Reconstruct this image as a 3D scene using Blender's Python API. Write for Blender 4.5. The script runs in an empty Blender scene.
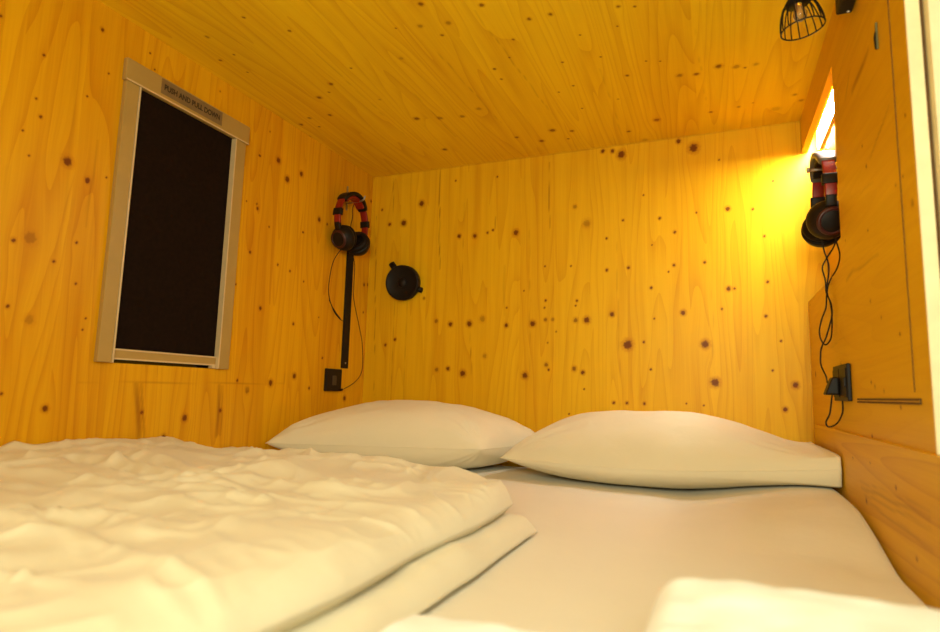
import bpy, bmesh, math, random
import numpy as np
from mathutils import Vector, Matrix
random.seed(7)
C = bpy.context.scene.collection
PI = math.pi
W, H = 1.45, 1.042           # pod width, ceiling height above the mattress top (z = 0)
FLOOR = -0.16
YF = -2.36                   # foot end of the pod

# knots and stains of the boards: (across, along, radius in mm, strength), in metres on each surface
KB=[(0.939,1.008,13.9,1),(1.158,1,15.1,1),(0.88,1.028,7.5,1),(0.909,1.024,7.5,1),(1.116,1.03,8.1,1),(1.229,0.952,3.5,1),(1.375,0.868,4.2,1),(0.351,0.989,4.1,1),(0.511,0.985,4,1),(0.214,0.915,11.6,1),(0.144,0.848,11.7,1),(0.081,0.847,7.5,1),(0.047,0.908,5.4,1),(0.371,0.781,8.1,1),(0.43,0.778,9,1),(0.477,0.785,5,1),(0.497,0.794,5,1),(0.582,0.777,10.8,1),(0.787,0.848,7.6,0.5),(0.828,0.787,14,0.4),(1.005,0.865,3.6,1),(1.053,0.784,5.4,1),(1.098,0.736,5.3,1),(0.892,0.734,4.6,1),(1.251,0.796,7.7,1),(1.317,0.788,4.2,1),(1.346,0.704,4.2,1),(0.943,0.787,4.6,1),(1.161,0.793,3.5,1),(1.03,0.702,2.7,1),(1.181,0.636,5.2,1),(1.079,0.614,3.5,1),(1.095,0.631,5.3,1),(0.958,0.633,5.4,1),(0.89,0.629,5.5,1),(0.773,0.65,3.7,1),(1.025,0.566,5.3,1),(1.247,0.552,7.6,1),(1.261,0.553,4.2,1),(1.352,0.57,4.9,1),(1.341,0.467,4.9,1),(1.226,0.494,4.2,1),(1.036,0.467,3.5,1),(1.118,0.483,8.6,1),(0.905,0.484,8.1,1),(0.827,0.47,11,1),(0.789,0.469,8.3,0.7),(0.713,0.473,6.5,0.5),(0.691,0.473,6.6,0.7),(0.646,0.459,10.4,1),(0.552,0.458,7.7,1),(0.464,0.48,11.8,0.4),(0.42,0.463,10.9,1),(0.345,0.463,9,1),(0.292,0.478,8.1,0.6),(0.088,0.391,6.3,1),(0.127,0.411,6.2,1),(0.956,0.388,15.9,1),(1.004,0.397,4.4,1),(1.177,0.387,12.7,1),(1.203,0.278,13.3,1),(1.379,0.398,4,1),(1.353,0.314,4,1),(1.411,0.273,9.6,1),(1.382,0.204,7.2,1),(1.024,0.314,4.3,1),(1.003,0.208,5.2,1),(0.949,0.208,5.3,1),(0.912,0.207,5.3,1),(0.623,0.288,11.3,1),(0.693,0.323,7.4,0.7),(0.703,0.307,4.6,1),(0.787,0.313,8.2,0.8),(0.815,0.3,7.2,1),(0.397,0.292,11.8,1),(0.342,0.31,7.9,1),(0.298,0.306,8,0.6),(0.48,0.354,8.7,0.4),(0.771,0.17,3.6,1),(0.818,0.247,3.6,1),(1.169,0.208,3.3,1),(1.121,0.213,2.5,1),(0.24,0.56,6.2,0.6),(0.555,0.517,3.9,1),(0.686,0.653,3.8,1),(0.615,0.574,2.9,1),(0.691,0.536,4.7,1),(0.793,0.531,4.6,1),(0.792,0.516,3.7,1),(0.688,0.511,3.8,1),(0.727,0.433,3.7,0.6),(0.699,0.396,3.7,0.6)]
KL=[(-1.304,0.897,3.5,1),(-1.114,0.986,5.2,1),(-1.222,0.864,3.7,1),(-1.093,0.895,2.9,1),(-1.228,0.771,3.1,1),(-1.216,0.742,4.2,1),(-1.245,0.701,3,1),(-1.228,0.657,2.6,1),(-1.154,0.672,10.9,1),(-1.112,0.648,6.7,1),(-1.073,0.67,2.3,1),(-1.13,0.825,2.8,1),(-1.206,0.499,13.3,0.45),(-1.237,0.487,5,1),(-1.121,0.514,3.8,1),(-1.001,0.996,2.5,1),(-0.985,0.963,2.5,1),(-0.547,0.909,10.5,1),(-0.441,0.904,9.4,1),(-0.505,0.864,10.7,1),(-0.336,0.786,8.9,1),(-0.619,0.738,6.1,1),(-0.623,0.892,3.9,1),(-0.593,0.981,4,0.6),(-0.664,0.743,3,1),(-0.569,0.697,3.9,1),(-0.414,0.72,3.4,1),(-0.788,1.009,3.6,0.6),(-0.028,0.945,6.1,1),(-0.626,0.891,4.4,1),(-0.62,0.737,6.1,0.7),(-0.625,0.749,5.2,0.7),(-0.637,0.604,6,1),(-0.518,0.591,4.6,1),(-0.463,0.585,4.7,1),(-0.412,0.722,3.9,1),(-0.397,0.564,3.9,1),(-0.578,0.453,7,1),(-0.432,0.425,5.6,1),(-0.647,0.245,5,1),(-0.607,0.221,9.3,0.45),(-0.515,0.24,9.8,1),(-0.412,0.265,9.4,1),(-0.334,0.227,5.8,1),(-0.134,0.198,9.6,1),(-0.274,0.328,5,1),(-0.291,0.781,5.1,1),(-0.048,0.616,6.8,1),(-0.02,0.621,8,1),(-0.306,0.462,3,1),(-0.679,0.506,3.3,1),(-0.045,0.511,4.5,1),(0.028,0.341,5.8,0.6),(-1.16,0.463,4.1,1),(-1.121,0.514,3.6,1),(-1.113,0.43,3.6,1),(-1.233,0.366,4.3,1),(-1.191,0.346,10,0.35),(-1.084,0.36,3,1),(-1.087,0.337,3,1),(-1.224,0.205,3.7,1),(-1.143,0.175,7.4,1),(-1.111,0.646,4.9,1),(-0.813,0.148,9.3,1),(-0.866,0.104,8.1,1),(-0.933,0.163,5.2,1),(-0.701,0.166,6,1),(-0.607,0.218,8.5,0.6)]
KC=[(0.254,-0.974,3.3,1),(0.318,-0.899,3.4,1),(0.117,-0.946,4.3,0.7),(0.123,-0.869,2.7,1),(0.069,-0.858,3.7,1),(0.096,-0.792,2.4,1),(0.361,-0.715,2.8,1),(0.265,-0.669,5.4,1),(0.233,-0.631,3.1,1),(0.189,-0.616,5.7,1),(0.156,-0.517,5,1),(0.084,-0.52,5,0.7),(0.032,-0.49,5.2,1),(0.075,-0.458,3.5,1),(-0.005,-0.58,3.9,1),(-0.002,-0.41,4.2,1),(0.648,-0.879,5.1,1),(0.766,-0.83,4.7,1),(0.672,-0.8,5.7,0.6),(0.611,-0.81,5.4,0.6),(0.642,-0.765,3.4,1),(0.554,-0.825,2.1,1),(0.506,-0.713,5,0.4),(0.705,-0.589,3.7,1),(0.39,-0.408,7.2,1),(0.457,-0.389,7.2,0.7),(0.527,-0.377,6.5,0.7),(0.59,-0.402,6.9,0.5),(0.375,-0.17,6.8,1),(0.348,-0.548,3.6,0.4),(0.845,-0.753,4.3,1),(0.893,-0.75,4.2,1),(1.035,-0.726,3.7,1),(1.065,-0.714,2.9,1),(1.021,-0.661,2.2,1),(0.792,-0.69,3.2,1),(0.76,-0.625,2.4,1),(0.938,-0.655,2.2,1),(0.876,-0.561,2.9,1),(0.965,-0.553,2.4,1),(1.013,-0.445,4,1),(0.873,-0.441,3.1,1),(0.831,-0.421,2.7,1),(0.869,-0.309,2.8,1),(1.14,-0.401,6.5,0.7),(1.18,-0.39,5.5,1),(1.232,-0.41,7.2,1),(1.272,-0.397,6.7,0.6),(1.314,-0.393,5.7,0.45),(1.292,-0.383,2.9,1),(1.099,-0.482,2.4,1),(1.067,-0.494,2.4,1),(1.21,-0.163,4.5,1),(1.283,-0.17,4.4,0.6),(1.317,-0.183,2.7,0.6),(1.377,-0.124,11,0.3),(1.061,-0.165,7.5,1),(0.976,-0.112,4.8,1),(1.013,-0.033,8.7,0.3),(0.753,-0.195,7.9,1),(0.81,-0.172,5.5,1),(0.701,-0.13,7,1),(0.635,-0.185,5,1),(0.788,-0.119,3.8,1),(1.42,-0.196,5.2,0.6),(1.439,-0.154,5.9,0.6),(0.976,-0.326,2.7,0.6),(0.707,-0.537,3.1,1)]
KR=[(-0.783,0.25,4.2,0.6),(-0.954,0.54,2.7,1),(-0.756,0.629,4.5,1),(-0.743,0.52,3.4,1),(-0.919,0.54,3.8,0.6),(-0.728,0.402,4.5,0.5),(-0.792,0.363,4.2,0.5),(-0.89,0.327,3.8,1),(-0.685,0.173,4.5,1),(-0.827,0.147,3.9,1),(-0.727,0.098,4.3,1),(-0.955,0.117,3.4,1),(-0.871,0.226,3.8,1),(-0.714,0.071,3.3,1),(-0.984,0.491,7,0.5),(-0.737,0.674,3.5,1),(-0.981,0.617,3.6,1)]

# ------------------------------------------------------------------ small helpers
def tag(o, label=None, cat=None, group=None, kind=None):
    if label: o['label'] = label
    if cat: o['category'] = cat
    if group: o['group'] = group
    if kind: o['kind'] = kind
    return o

def link(name, me, mat=None, parent=None, smooth=False):
    o = bpy.data.objects.new(name, me); C.objects.link(o)
    if mat is not None: me.materials.append(mat)
    if parent is not None: o.parent = parent
    if smooth:
        me.polygons.foreach_set('use_smooth', [True] * len(me.polygons)); me.update()
    return o

def obj(name, bm, mat, parent=None, smooth=False, bevel=0, seg=2):
    bmesh.ops.recalc_face_normals(bm, faces=bm.faces)
    me = bpy.data.meshes.new(name); bm.to_mesh(me); bm.free()
    o = link(name, me, mat, parent, smooth)
    if bevel:
        m = o.modifiers.new('bevel', 'BEVEL'); m.width = bevel; m.segments = seg
        m.limit_method = 'ANGLE'; m.angle_limit = math.radians(40)
    return o

def empty(name, loc=(0, 0, 0), rz=0):
    o = bpy.data.objects.new(name, None); C.objects.link(o)
    o.location = loc; o.rotation_euler = (0, 0, rz); o.empty_display_size = .03
    return o

def box(bm, x0, x1, y0, y1, z0, z1, M=None):
    vs = [bm.verts.new(p) for p in ((x0,y0,z0),(x1,y0,z0),(x1,y1,z0),(x0,y1,z0),(x0,y0,z1),(x1,y0,z1),(x1,y1,z1),(x0,y1,z1))]
    for f in ((0,3,2,1),(4,5,6,7),(0,1,5,4),(1,2,6,5),(2,3,7,6),(3,0,4,7)): bm.faces.new([vs[i] for i in f])
    if M is not None: bmesh.ops.transform(bm, matrix=M, verts=vs)
    return vs

def B(): return bmesh.new()

def catmull(pts, n=8):
    P = [Vector(p) for p in pts]; P = [P[0]] + P + [P[-1]]; out = []
    for i in range(1, len(P) - 2):
        a, b, c, d = P[i-1], P[i], P[i+1], P[i+2]
        for k in range(n):
            t = k / n
            out.append(.5 * ((2*b) + (-a + c)*t + (2*a - 5*b + 4*c - d)*t*t + (-a + 3*b - 3*c + d)*t**3))
    out.append(P[-2]); return out

def tube(bm, pts, r, n=8, closed=False):
    pts = [Vector(p) for p in pts]; rings = []; N = len(pts); up = None
    for i, p in enumerate(pts):
        a = pts[(i-1) % N] if (closed or i > 0) else p
        b = pts[(i+1) % N] if (closed or i < N-1) else p
        t = (b - a).normalized()
        if up is None: up = t.orthogonal().normalized()
        up = (up - t * up.dot(t)).normalized(); w = t.cross(up)
        rr = r[i] if isinstance(r, (list, tuple)) else r
        rings.append([bm.verts.new(p + up * rr * math.cos(2*PI*k/n) + w * rr * math.sin(2*PI*k/n)) for k in range(n)])
    for i in range(N if closed else N-1):
        A, Bq = rings[i], rings[(i+1) % N]
        for k in range(n): bm.faces.new((A[k], A[(k+1)%n], Bq[(k+1)%n], Bq[k]))
    if not closed:
        bm.faces.new(rings[0][::-1]); bm.faces.new(rings[-1])
    return bm

def lathe(bm, prof, n=40, M=None, caps=True):
    """prof: list of (radius, height) about local Z, closed with caps where the radius is not 0."""
    vs = []; rings = []
    for r, z in prof:
        if r < 1e-6: v = bm.verts.new((0, 0, z)); vs.append(v); rings.append([v])
        else:
            rg = [bm.verts.new((r*math.cos(2*PI*k/n), r*math.sin(2*PI*k/n), z)) for k in range(n)]
            vs += rg; rings.append(rg)
    for A, Bq in zip(rings, rings[1:]):
        for k in range(n):
            a = [A[k % len(A)], A[(k+1) % len(A)]] if len(A) > 1 else [A[0]]
            b = [Bq[(k+1) % len(Bq)], Bq[k % len(Bq)]] if len(Bq) > 1 else [Bq[0]]
            if len(a) + len(b) > 2: bm.faces.new(a + b)
    for rg, fl in ((rings[0], 1), (rings[-1], 0)):
        if caps and len(rg) > 1: bm.faces.new(rg[::-1] if fl else rg)
    if M is not None: bmesh.ops.transform(bm, matrix=M, verts=vs)
    return bm

def frame(o, x, y, z):
    """matrix whose columns are the directions x, y, z and whose origin is o"""
    x, y, z = Vector(x), Vector(y), Vector(z)
    return Matrix(((x[0], y[0], z[0], o[0]), (x[1], y[1], z[1], o[1]), (x[2], y[2], z[2], o[2]), (0, 0, 0, 1)))

# ------------------------------------------------------------------ numpy noise for cloth
_rs = np.random.RandomState(3); _G = _rs.rand(256, 256)
def vnoise(x, y, s=0):
    x = x + s * 17.31; y = y + s * 9.77
    xi = np.floor(x).astype(int); yi = np.floor(y).astype(int); fx = x - xi; fy = y - yi
    fx = fx*fx*fx*(fx*(fx*6-15)+10); fy = fy*fy*fy*(fy*(fy*6-15)+10)
    g = lambda a, b: _G[(xi+a) % 256, (yi+b) % 256]
    return ((g(0,0)*(1-fx) + g(1,0)*fx)*(1-fy) + (g(0,1)*(1-fx) + g(1,1)*fx)*fy) * 2 - 1
def fbm(x, y, s=0, o=4):
    r = 0; a = 1.
    for i in range(o): r = r + a * vnoise(x * 2**i, y * 2**i, s + i*3); a *= .5
    return r
def ridged(x, y, s=0, p=2.): return (1 - np.abs(vnoise(x, y, s)))**p

# ------------------------------------------------------------------ materials
def nodes(name):
    m = bpy.data.materials.new(name); m.use_nodes = True; nt = m.node_tree
    return m, nt, nt.nodes, nt.links, nt.nodes['Principled BSDF']

def plain(name, col, rough=.5, metal=0, spec=.5, noise=.0, scale=60, coat=0):
    m, nt, N, L, b = nodes(name)
    b.inputs['Roughness'].default_value = rough; b.inputs['Metallic'].default_value = metal
    b.inputs['Specular IOR Level'].default_value = spec; b.inputs['Coat Weight'].default_value = coat
    tc = N.new('ShaderNodeTexCoord'); no = N.new('ShaderNodeTexNoise'); no.inputs['Scale'].default_value = scale
    no.inputs['Detail'].default_value = 4; L.new(tc.outputs['Object'], no.inputs['Vector'])
    rp = N.new('ShaderNodeValToRGB'); c = Vector(col)
    lo = [max(0, v * (1 - noise)) for v in c]; hi = [min(1, v * (1 + noise)) for v in c]
    rp.color_ramp.elements[0].position = .3; rp.color_ramp.elements[1].position = .7
    rp.color_ramp.elements[0].color = (*lo, 1); rp.color_ramp.elements[1].color = (*hi, 1)
    L.new(no.outputs['Fac'], rp.inputs['Fac']); L.new(rp.outputs['Color'], b.inputs['Base Color'])
    return m

def emit(name, col, s):
    m, nt, N, L, b = nodes(name)
    b.inputs['Base Color'].default_value = (.8, .8, .8, 1)
    b.inputs['Emission Color'].default_value = (*col, 1); b.inputs['Emission Strength'].default_value = s
    return m

def math_n(N, L, op, a, b=None, c=None, clamp=False):
    n = N.new('ShaderNodeMath'); n.operation = op; n.use_clamp = clamp
    for i, v in enumerate((a, b, c)):
        if v is None: continue
        if isinstance(v, (int, float)): n.inputs[i].default_value = v
        else: L.new(v, n.inputs[i])
    return n.outputs[0]

def wood(name, light, late, plank=.115, seed=0., ring=.5, knots=True, rough=.42):
    m, nt, N, L, b = nodes(name)
    at = N.new('ShaderNodeAttribute'); at.attribute_name = 'gc'
    sp = N.new('ShaderNodeSeparateXYZ'); L.new(at.outputs['Vector'], sp.inputs[0])
    u, v, u0 = sp.outputs
    # boards: each strip its own tone and its own grain
    wob = N.new('ShaderNodeTexNoise'); wob.noise_dimensions = '1D'; wob.inputs['Scale'].default_value = 5
    L.new(math_n(N, L, 'ADD', u0, seed), wob.inputs['W'])
    idx = math_n(N, L, 'FLOOR', math_n(N, L, 'DIVIDE', math_n(N, L, 'ADD', u0, 5 + seed), plank))
    wn = N.new('ShaderNodeTexWhiteNoise'); wn.noise_dimensions = '1D'; L.new(idx, wn.inputs['W'])
    # growth rings: contour lines of a stretched noise
    cb = N.new('ShaderNodeCombineXYZ')
    L.new(math_n(N, L, 'MULTIPLY', u, 8.5), cb.inputs[0]); L.new(math_n(N, L, 'MULTIPLY', v, .55), cb.inputs[1])
    L.new(math_n(N, L, 'MULTIPLY', idx, 5.3), cb.inputs[2])
    n1 = N.new('ShaderNodeTexNoise'); n1.inputs['Scale'].default_value = 1; n1.inputs['Detail'].default_value = 1.2
    n1.inputs['Roughness'].default_value = .35; L.new(cb.outputs[0], n1.inputs['Vector'])
    ph = math_n(N, L, 'FRACT', math_n(N, L, 'MULTIPLY', n1.outputs['Fac'], 17.))
    late_ = math_n(N, L, 'POWER', ph, 3.5)                       # slow rise, sharp end of each ring
    # long fine fibres
    cb2 = N.new('ShaderNodeCombineXYZ')
    L.new(math_n(N, L, 'MULTIPLY', u, 300.), cb2.inputs[0]); L.new(math_n(N, L, 'MULTIPLY', v, 5.), cb2.inputs[1])
    L.new(idx, cb2.inputs[2])
    n2 = N.new('ShaderNodeTexNoise'); n2.inputs['Scale'].default_value = 1; n2.inputs['Detail'].default_value = 2
    L.new(cb2.outputs[0], n2.inputs['Vector'])
    cb3 = N.new('ShaderNodeCombineXYZ')
    L.new(math_n(N, L, 'MULTIPLY', u, 45.), cb3.inputs[0]); L.new(math_n(N, L, 'MULTIPLY', v, 1.3), cb3.inputs[1])
    L.new(idx, cb3.inputs[2])
    n3 = N.new('ShaderNodeTexNoise'); n3.inputs['Scale'].default_value = 1; n3.inputs['Detail'].default_value = 3
    L.new(cb3.outputs[0], n3.inputs['Vector'])
    f = math_n(N, L, 'MULTIPLY', late_, ring)
    f = math_n(N, L, 'ADD', f, math_n(N, L, 'MULTIPLY', math_n(N, L, 'SUBTRACT', n2.outputs['Fac'], .5), .45))
    f = math_n(N, L, 'ADD', f, math_n(N, L, 'MULTIPLY', math_n(N, L, 'SUBTRACT', n3.outputs['Fac'], .5), .8))
    f = math_n(N, L, 'ADD', f, math_n(N, L, 'MULTIPLY', math_n(N, L, 'SUBTRACT', wn.outputs['Value'], .5), .28))
    f = math_n(N, L, 'ADD', f, .18, clamp=True)
    mx = N.new('ShaderNodeMix'); mx.data_type = 'RGBA'
    mx.inputs[6].default_value = (*light, 1); mx.inputs[7].default_value = (*late, 1); L.new(f, mx.inputs[0])
    col = mx.outputs[2]
    def over(col, fac, c):
        q = N.new('ShaderNodeMix'); q.data_type = 'RGBA'; L.new(fac, q.inputs[0]); L.new(col, q.inputs[6])
        q.inputs[7].default_value = (*c, 1); return q.outputs[2]
    def attr(nm):
        a = N.new('ShaderNodeAttribute'); a.attribute_name = nm; return a.outputs['Fac']
    def ramp(x, a, b_, lo, hi):
        r = N.new('ShaderNodeMapRange'); r.interpolation_type = 'SMOOTHSTEP'; L.new(x, r.inputs[0])
        for i, v_ in enumerate((a, b_, lo, hi)): r.inputs[i+1].default_value = v_
        return r.outputs[0]
    if knots:
        kn = N.new('ShaderNodeTexNoise'); kn.inputs['Scale'].default_value = 160; kn.inputs['Detail'].default_value = 2
        tc = N.new('ShaderNodeTexCoord'); L.new(tc.outputs['Object'], kn.inputs['Vector'])
        kd = math_n(N, L, 'ADD', attr('kd'), math_n(N, L, 'MULTIPLY', math_n(N, L, 'SUBTRACT', kn.outputs['Fac'], .5), .8))
        kt = attr('kt')
        halo = math_n(N, L, 'MULTIPLY', ramp(kd, .9, 1.9, .55, 0), kt)
        core = math_n(N, L, 'MULTIPLY', ramp(kd, .55, 1.1, .92, 0), kt)
        col = over(col, halo, (.50, .17, .003)); col = over(col, core, (.15, .030, .001))
        col = over(col, attr('dk'), (.24, .050, .002))
    L.new(col, b.inputs['Base Color'])
    b.inputs['Roughness'].default_value = rough; b.inputs['Specular IOR Level'].default_value = .16
    bp = N.new('ShaderNodeBump'); bp.inputs['Strength'].default_value = .12; bp.inputs['Distance'].default_value = .002
    L.new(f, bp.inputs['Height']); L.new(bp.outputs[0], b.inputs['Normal'])
    return m

def cloth(name, col, weave=.03, rough=.85, sheen=.15):
    m, nt, N, L, b = nodes(name)
    tc = N.new('ShaderNodeTexCoord'); no = N.new('ShaderNodeTexNoise')
    no.inputs['Scale'].default_value = 9; no.inputs['Detail'].default_value = 5; L.new(tc.outputs['Object'], no.inputs['Vector'])
    rp = N.new('ShaderNodeValToRGB'); rp.color_ramp.elements[0].color = (*[c*.95 for c in col], 1); rp.color_ramp.elements[1].color = (*col, 1)
    L.new(no.outputs['Fac'], rp.inputs['Fac']); L.new(rp.outputs['Color'], b.inputs['Base Color'])
    b.inputs['Roughness'].default_value = rough; b.inputs['Sheen Weight'].default_value = sheen
    b.inputs['Specular IOR Level'].default_value = .2
    n2 = N.new('ShaderNodeTexNoise'); n2.inputs['Scale'].default_value = 500; n2.inputs['Detail'].default_value = 2
    n3 = N.new('ShaderNodeTexNoise'); n3.inputs['Scale'].default_value = 28; n3.inputs['Detail'].default_value = 4
    L.new(tc.outputs['Object'], n2.inputs['Vector']); L.new(tc.outputs['Object'], n3.inputs['Vector'])
    h = math_n(N, L, 'ADD', math_n(N, L, 'MULTIPLY', n2.outputs['Fac'], weave), n3.outputs['Fac'])
    bp = N.new('ShaderNodeBump'); bp.inputs['Strength'].default_value = .25; bp.inputs['Distance'].default_value = .006
    L.new(h, bp.inputs['Height']); L.new(bp.outputs[0], b.inputs['Normal'])
    return m

LT, DK = (.83, .485, .008), (.62, .25, .003)
M_back = wood('pine back wall', LT, DK, .118, .3, ring=.34)
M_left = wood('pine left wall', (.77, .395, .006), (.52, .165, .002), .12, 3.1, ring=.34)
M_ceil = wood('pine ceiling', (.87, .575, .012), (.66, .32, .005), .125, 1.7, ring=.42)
M_right = wood('pine right wall', (.76, .43, .010), (.60, .26, .004), .16, 2.2, ring=.2)
M_rail = wood('pine bed rail', (.80, .46, .012), (.58, .24, .005), .3, 4.4, ring=.45, knots=True)
M_litend = plain('lit sawn board edge', (.90, .78, .50), .5, noise=.08, scale=25)  # light falling on the board ends is put into this pale colour
M_sheet = cloth('white cotton sheet', (.80, .73, .60), rough=.8)
M_case = cloth('white cotton pillowcase', (.82, .74, .55))
M_duv = cloth('white cotton duvet cover', (.77, .69, .52))
M_towel = cloth('white terry towel', (.88, .87, .84), weave=.35, rough=.95)
M_black = plain('matt black plastic', (.008, .005, .004), .5, spec=.25, noise=.3)
M_blackm = plain('black powder-coated metal', (.008, .005, .004), .5, spec=.22, noise=.2)
M_pad = plain('black leatherette', (.010, .006, .005), .6, spec=.2, noise=.4, scale=140)
M_red = plain('red glossy plastic', (.24, .007, .004), .4, noise=.1)
M_dred = plain('dark red trim', (.045, .004, .003), .4, noise=.2)
M_grey = plain('dark grey plastic', (.11, .10, .095), .32, noise=.1)
M_steel = plain('brushed steel', (.42, .40, .36), .38, metal=1, noise=.1)
M_alu = plain('champagne aluminium profile', (.42, .27, .075), .45, metal=.0, noise=.04, scale=20)
M_bright = plain('bright aluminium edge', (.66, .50, .28), .35, noise=.03)
M_blind = plain('blackout blind fabric', (.010, .004, .002), .9, spec=.12, noise=.25, scale=90)
M_sign = plain('clear tan sign tape', (.20, .13, .06), .35, noise=.1)
M_ink = plain('black print', (.02, .012, .008), .6, noise=.1)
M_dark = plain('dark gap', (.10, .045, .008), .9, noise=.2)
M_glass = plain('night window glass', (.01, .008, .008), .08, noise=.1)
M_vinyl = plain('dark floor platform', (.25, .16, .08), .6, noise=.2)

# ------------------------------------------------------------------ boards with knots, grain and cracks
def board_attrs(me, gu, gv, knots, lines=()):
    """gu: across the grain, gv: along the grain (arrays over the vertices)"""
    n = len(gu); kd = np.full(n, 4.); kt = np.zeros(n); warp = np.zeros(n); dk = np.zeros(n)
    for (a, b_, r, t) in knots:
        r = max(r * .00092, .0028)
        i = np.argmin((gu-a)**2 + (gv-b_)**2)
        if (gu[i]-a)**2 + (gv[i]-b_)**2 < 3e-5: a, b_ = gu[i], gv[i]
        du = gu - a; dv = gv - b_
        w = np.exp(-(du/(2.6*r))**2 - (dv/(7*r))**2)
        warp -= du * w * .75
        d = np.sqrt(du**2 + (dv*.92)**2) / r
        s = d < kd; kd[s] = d[s]; kt[s] = t
    for (a0, b0, a1, b1, wd, st) in lines:
        ax, bx = a1-a0, b1-b0; l2 = ax*ax + bx*bx
        t = np.clip(((gu-a0)*ax + (gv-b0)*bx)/l2, 0, 1)
        wob = .0015*np.sin(gv*37+a0*50)
        d = np.hypot(gu-a0-t*ax-wob, gv-b0-t*bx)
        dk = np.maximum(dk, st*np.clip(1.5 - d/wd, 0, 1)*(.35+.65*np.sin(PI*np.clip(t, .04, .96))**.5))
    g = np.stack([gu+warp, gv, gu], 1).astype(np.float32)
    a = me.attributes.new('gc', 'FLOAT_VECTOR', 'POINT'); a.data.foreach_set('vector', g.ravel())
    for nm, arr in (('kd', kd), ('kt', kt), ('dk', dk)):
        a = me.attributes.new(nm, 'FLOAT', 'POINT'); a.data.foreach_set('value', arr.astype(np.float32))

def rnd_knots(n, a0, a1, b0, b1, avoid=None):
    out = []
    while len(out) < n:
        a = random.uniform(a0, a1); b_ = random.uniform(b0, b1)
        if avoid and avoid(a, b_): continue
        out.append((a, b_, random.choice((2.5, 3, 3, 4, 5, 7, 9)), random.choice((1, 1, .8, .5))))
    return out

def wall_grid(name, mat, P, U, V, us, vs, hole=None, knots=(), lines=(), grain='v', thick=.02, out=None):
    """a board surface: P + U*u + V*v over the sorted coordinates us, vs; hole=(u0,u1,v0,v1) is cut out"""
    us = np.array(us); vs = np.array(vs); P, U, V = map(np.array, (P, U, V))
    uu, vv = np.meshgrid(us, vs, indexing='ij'); nu, nv = len(us), len(vs)
    co = P + uu[..., None]*U + vv[..., None]*V
    i, j = np.meshgrid(np.arange(nu-1), np.arange(nv-1), indexing='ij')
    q = np.stack([i*nv+j, (i+1)*nv+j, (i+1)*nv+j+1, i*nv+j+1], -1).reshape(-1, 4)
    if hole:
        cu = ((us[:-1]+us[1:])/2)[i].ravel(); cv = ((vs[:-1]+vs[1:])/2)[j].ravel()
        q = q[~((cu > hole[0]) & (cu < hole[1]) & (cv > hole[2]) & (cv < hole[3]))]
    used = np.unique(q); mp = np.full(nu*nv, -1); mp[used] = np.arange(len(used))
    me = bpy.data.meshes.new(name); me.from_pydata(co.reshape(-1, 3)[used].tolist(), [], mp[q].tolist())
    fu, fv = uu.ravel()[used], vv.ravel()[used]
    if grain == 'v': board_attrs(me, fu, fv, knots, lines)
    else: board_attrs(me, fv, fu, [(k[1], k[0], k[2], k[3]) for k in knots], [(l[1], l[0], l[3], l[2], l[4], l[5]) for l in lines])
    o = link(name, me, mat)
    s = o.modifiers.new('thickness', 'SOLIDIFY'); s.thickness = thick; s.offset = out
    tag(o, kind='structure'); return o

def rng(a, b_, st, *extra):
    v = list(np.arange(a, b_, st)) + [b_]
    for e in extra:
        k = min(range(len(v)), key=lambda i: abs(v[i]-e)); v[k] = e
    return v

def plank(name, mat, x0, x1, y0, y1, z0, z1, grain='y', parent=None, bevel=.0006, off=0., kind='structure', knots=()):
    """a solid board whose grain runs along one axis"""
    bm = B(); box(bm, x0, x1, y0, y1, z0, z1)
    o = obj(name, bm, mat, parent, bevel=bevel); me = o.data
    c = np.array([v.co[:] for v in me.vertices])
    gv = c[:, 'xyz'.index(grain)]; oth = [k for k in range(3) if k != 'xyz'.index(grain)]
    board_attrs(me, c[:, oth[0]]*.97 + c[:, oth[1]] + off, gv, knots)
    if kind: tag(o, kind=kind)
    return o

# ---- back wall (u = x, v = z), boards upright
crShadeB = [(.02,1.0395,1.45,1.0395,.0014,.6), (.283,1.04,.297,.665,.0016,.75), (.698,1.014,.700,.781,.0013,.6), (.021,.884,.048,.209,.0012,.55), (.424,.44,.428,.288,.0012,.5),  # first line paints the shadow gap below the ceiling, the rest are cracks
       (.508,.84,.509,.796,.0018,.6), (.542,.662,.545,.491,.0035,.2), (.63,.78,.64,.30,.0012,.25), (.118,.60,.118,.13,.0012,.35),
       (.17,.60,.17,.13,.0012,.25), (.92,.80,.93,.2,.001,.2), (.385,.90,.387,.6,.001,.22), (1.2,.55,1.2,.3,.001,.2), (.09,1.03,.093,.88,.0014,.5)]
wall_grid('wall_back', M_back, (0,0,0), (1,0,0), (0,0,1), rng(-.03, 1.56, .004), rng(FLOOR, H+.03, .004),
          knots=KB + rnd_knots(14, 0, 1.45, -.15, .1), lines=crShadeB, thick=.02, out=1)
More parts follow.
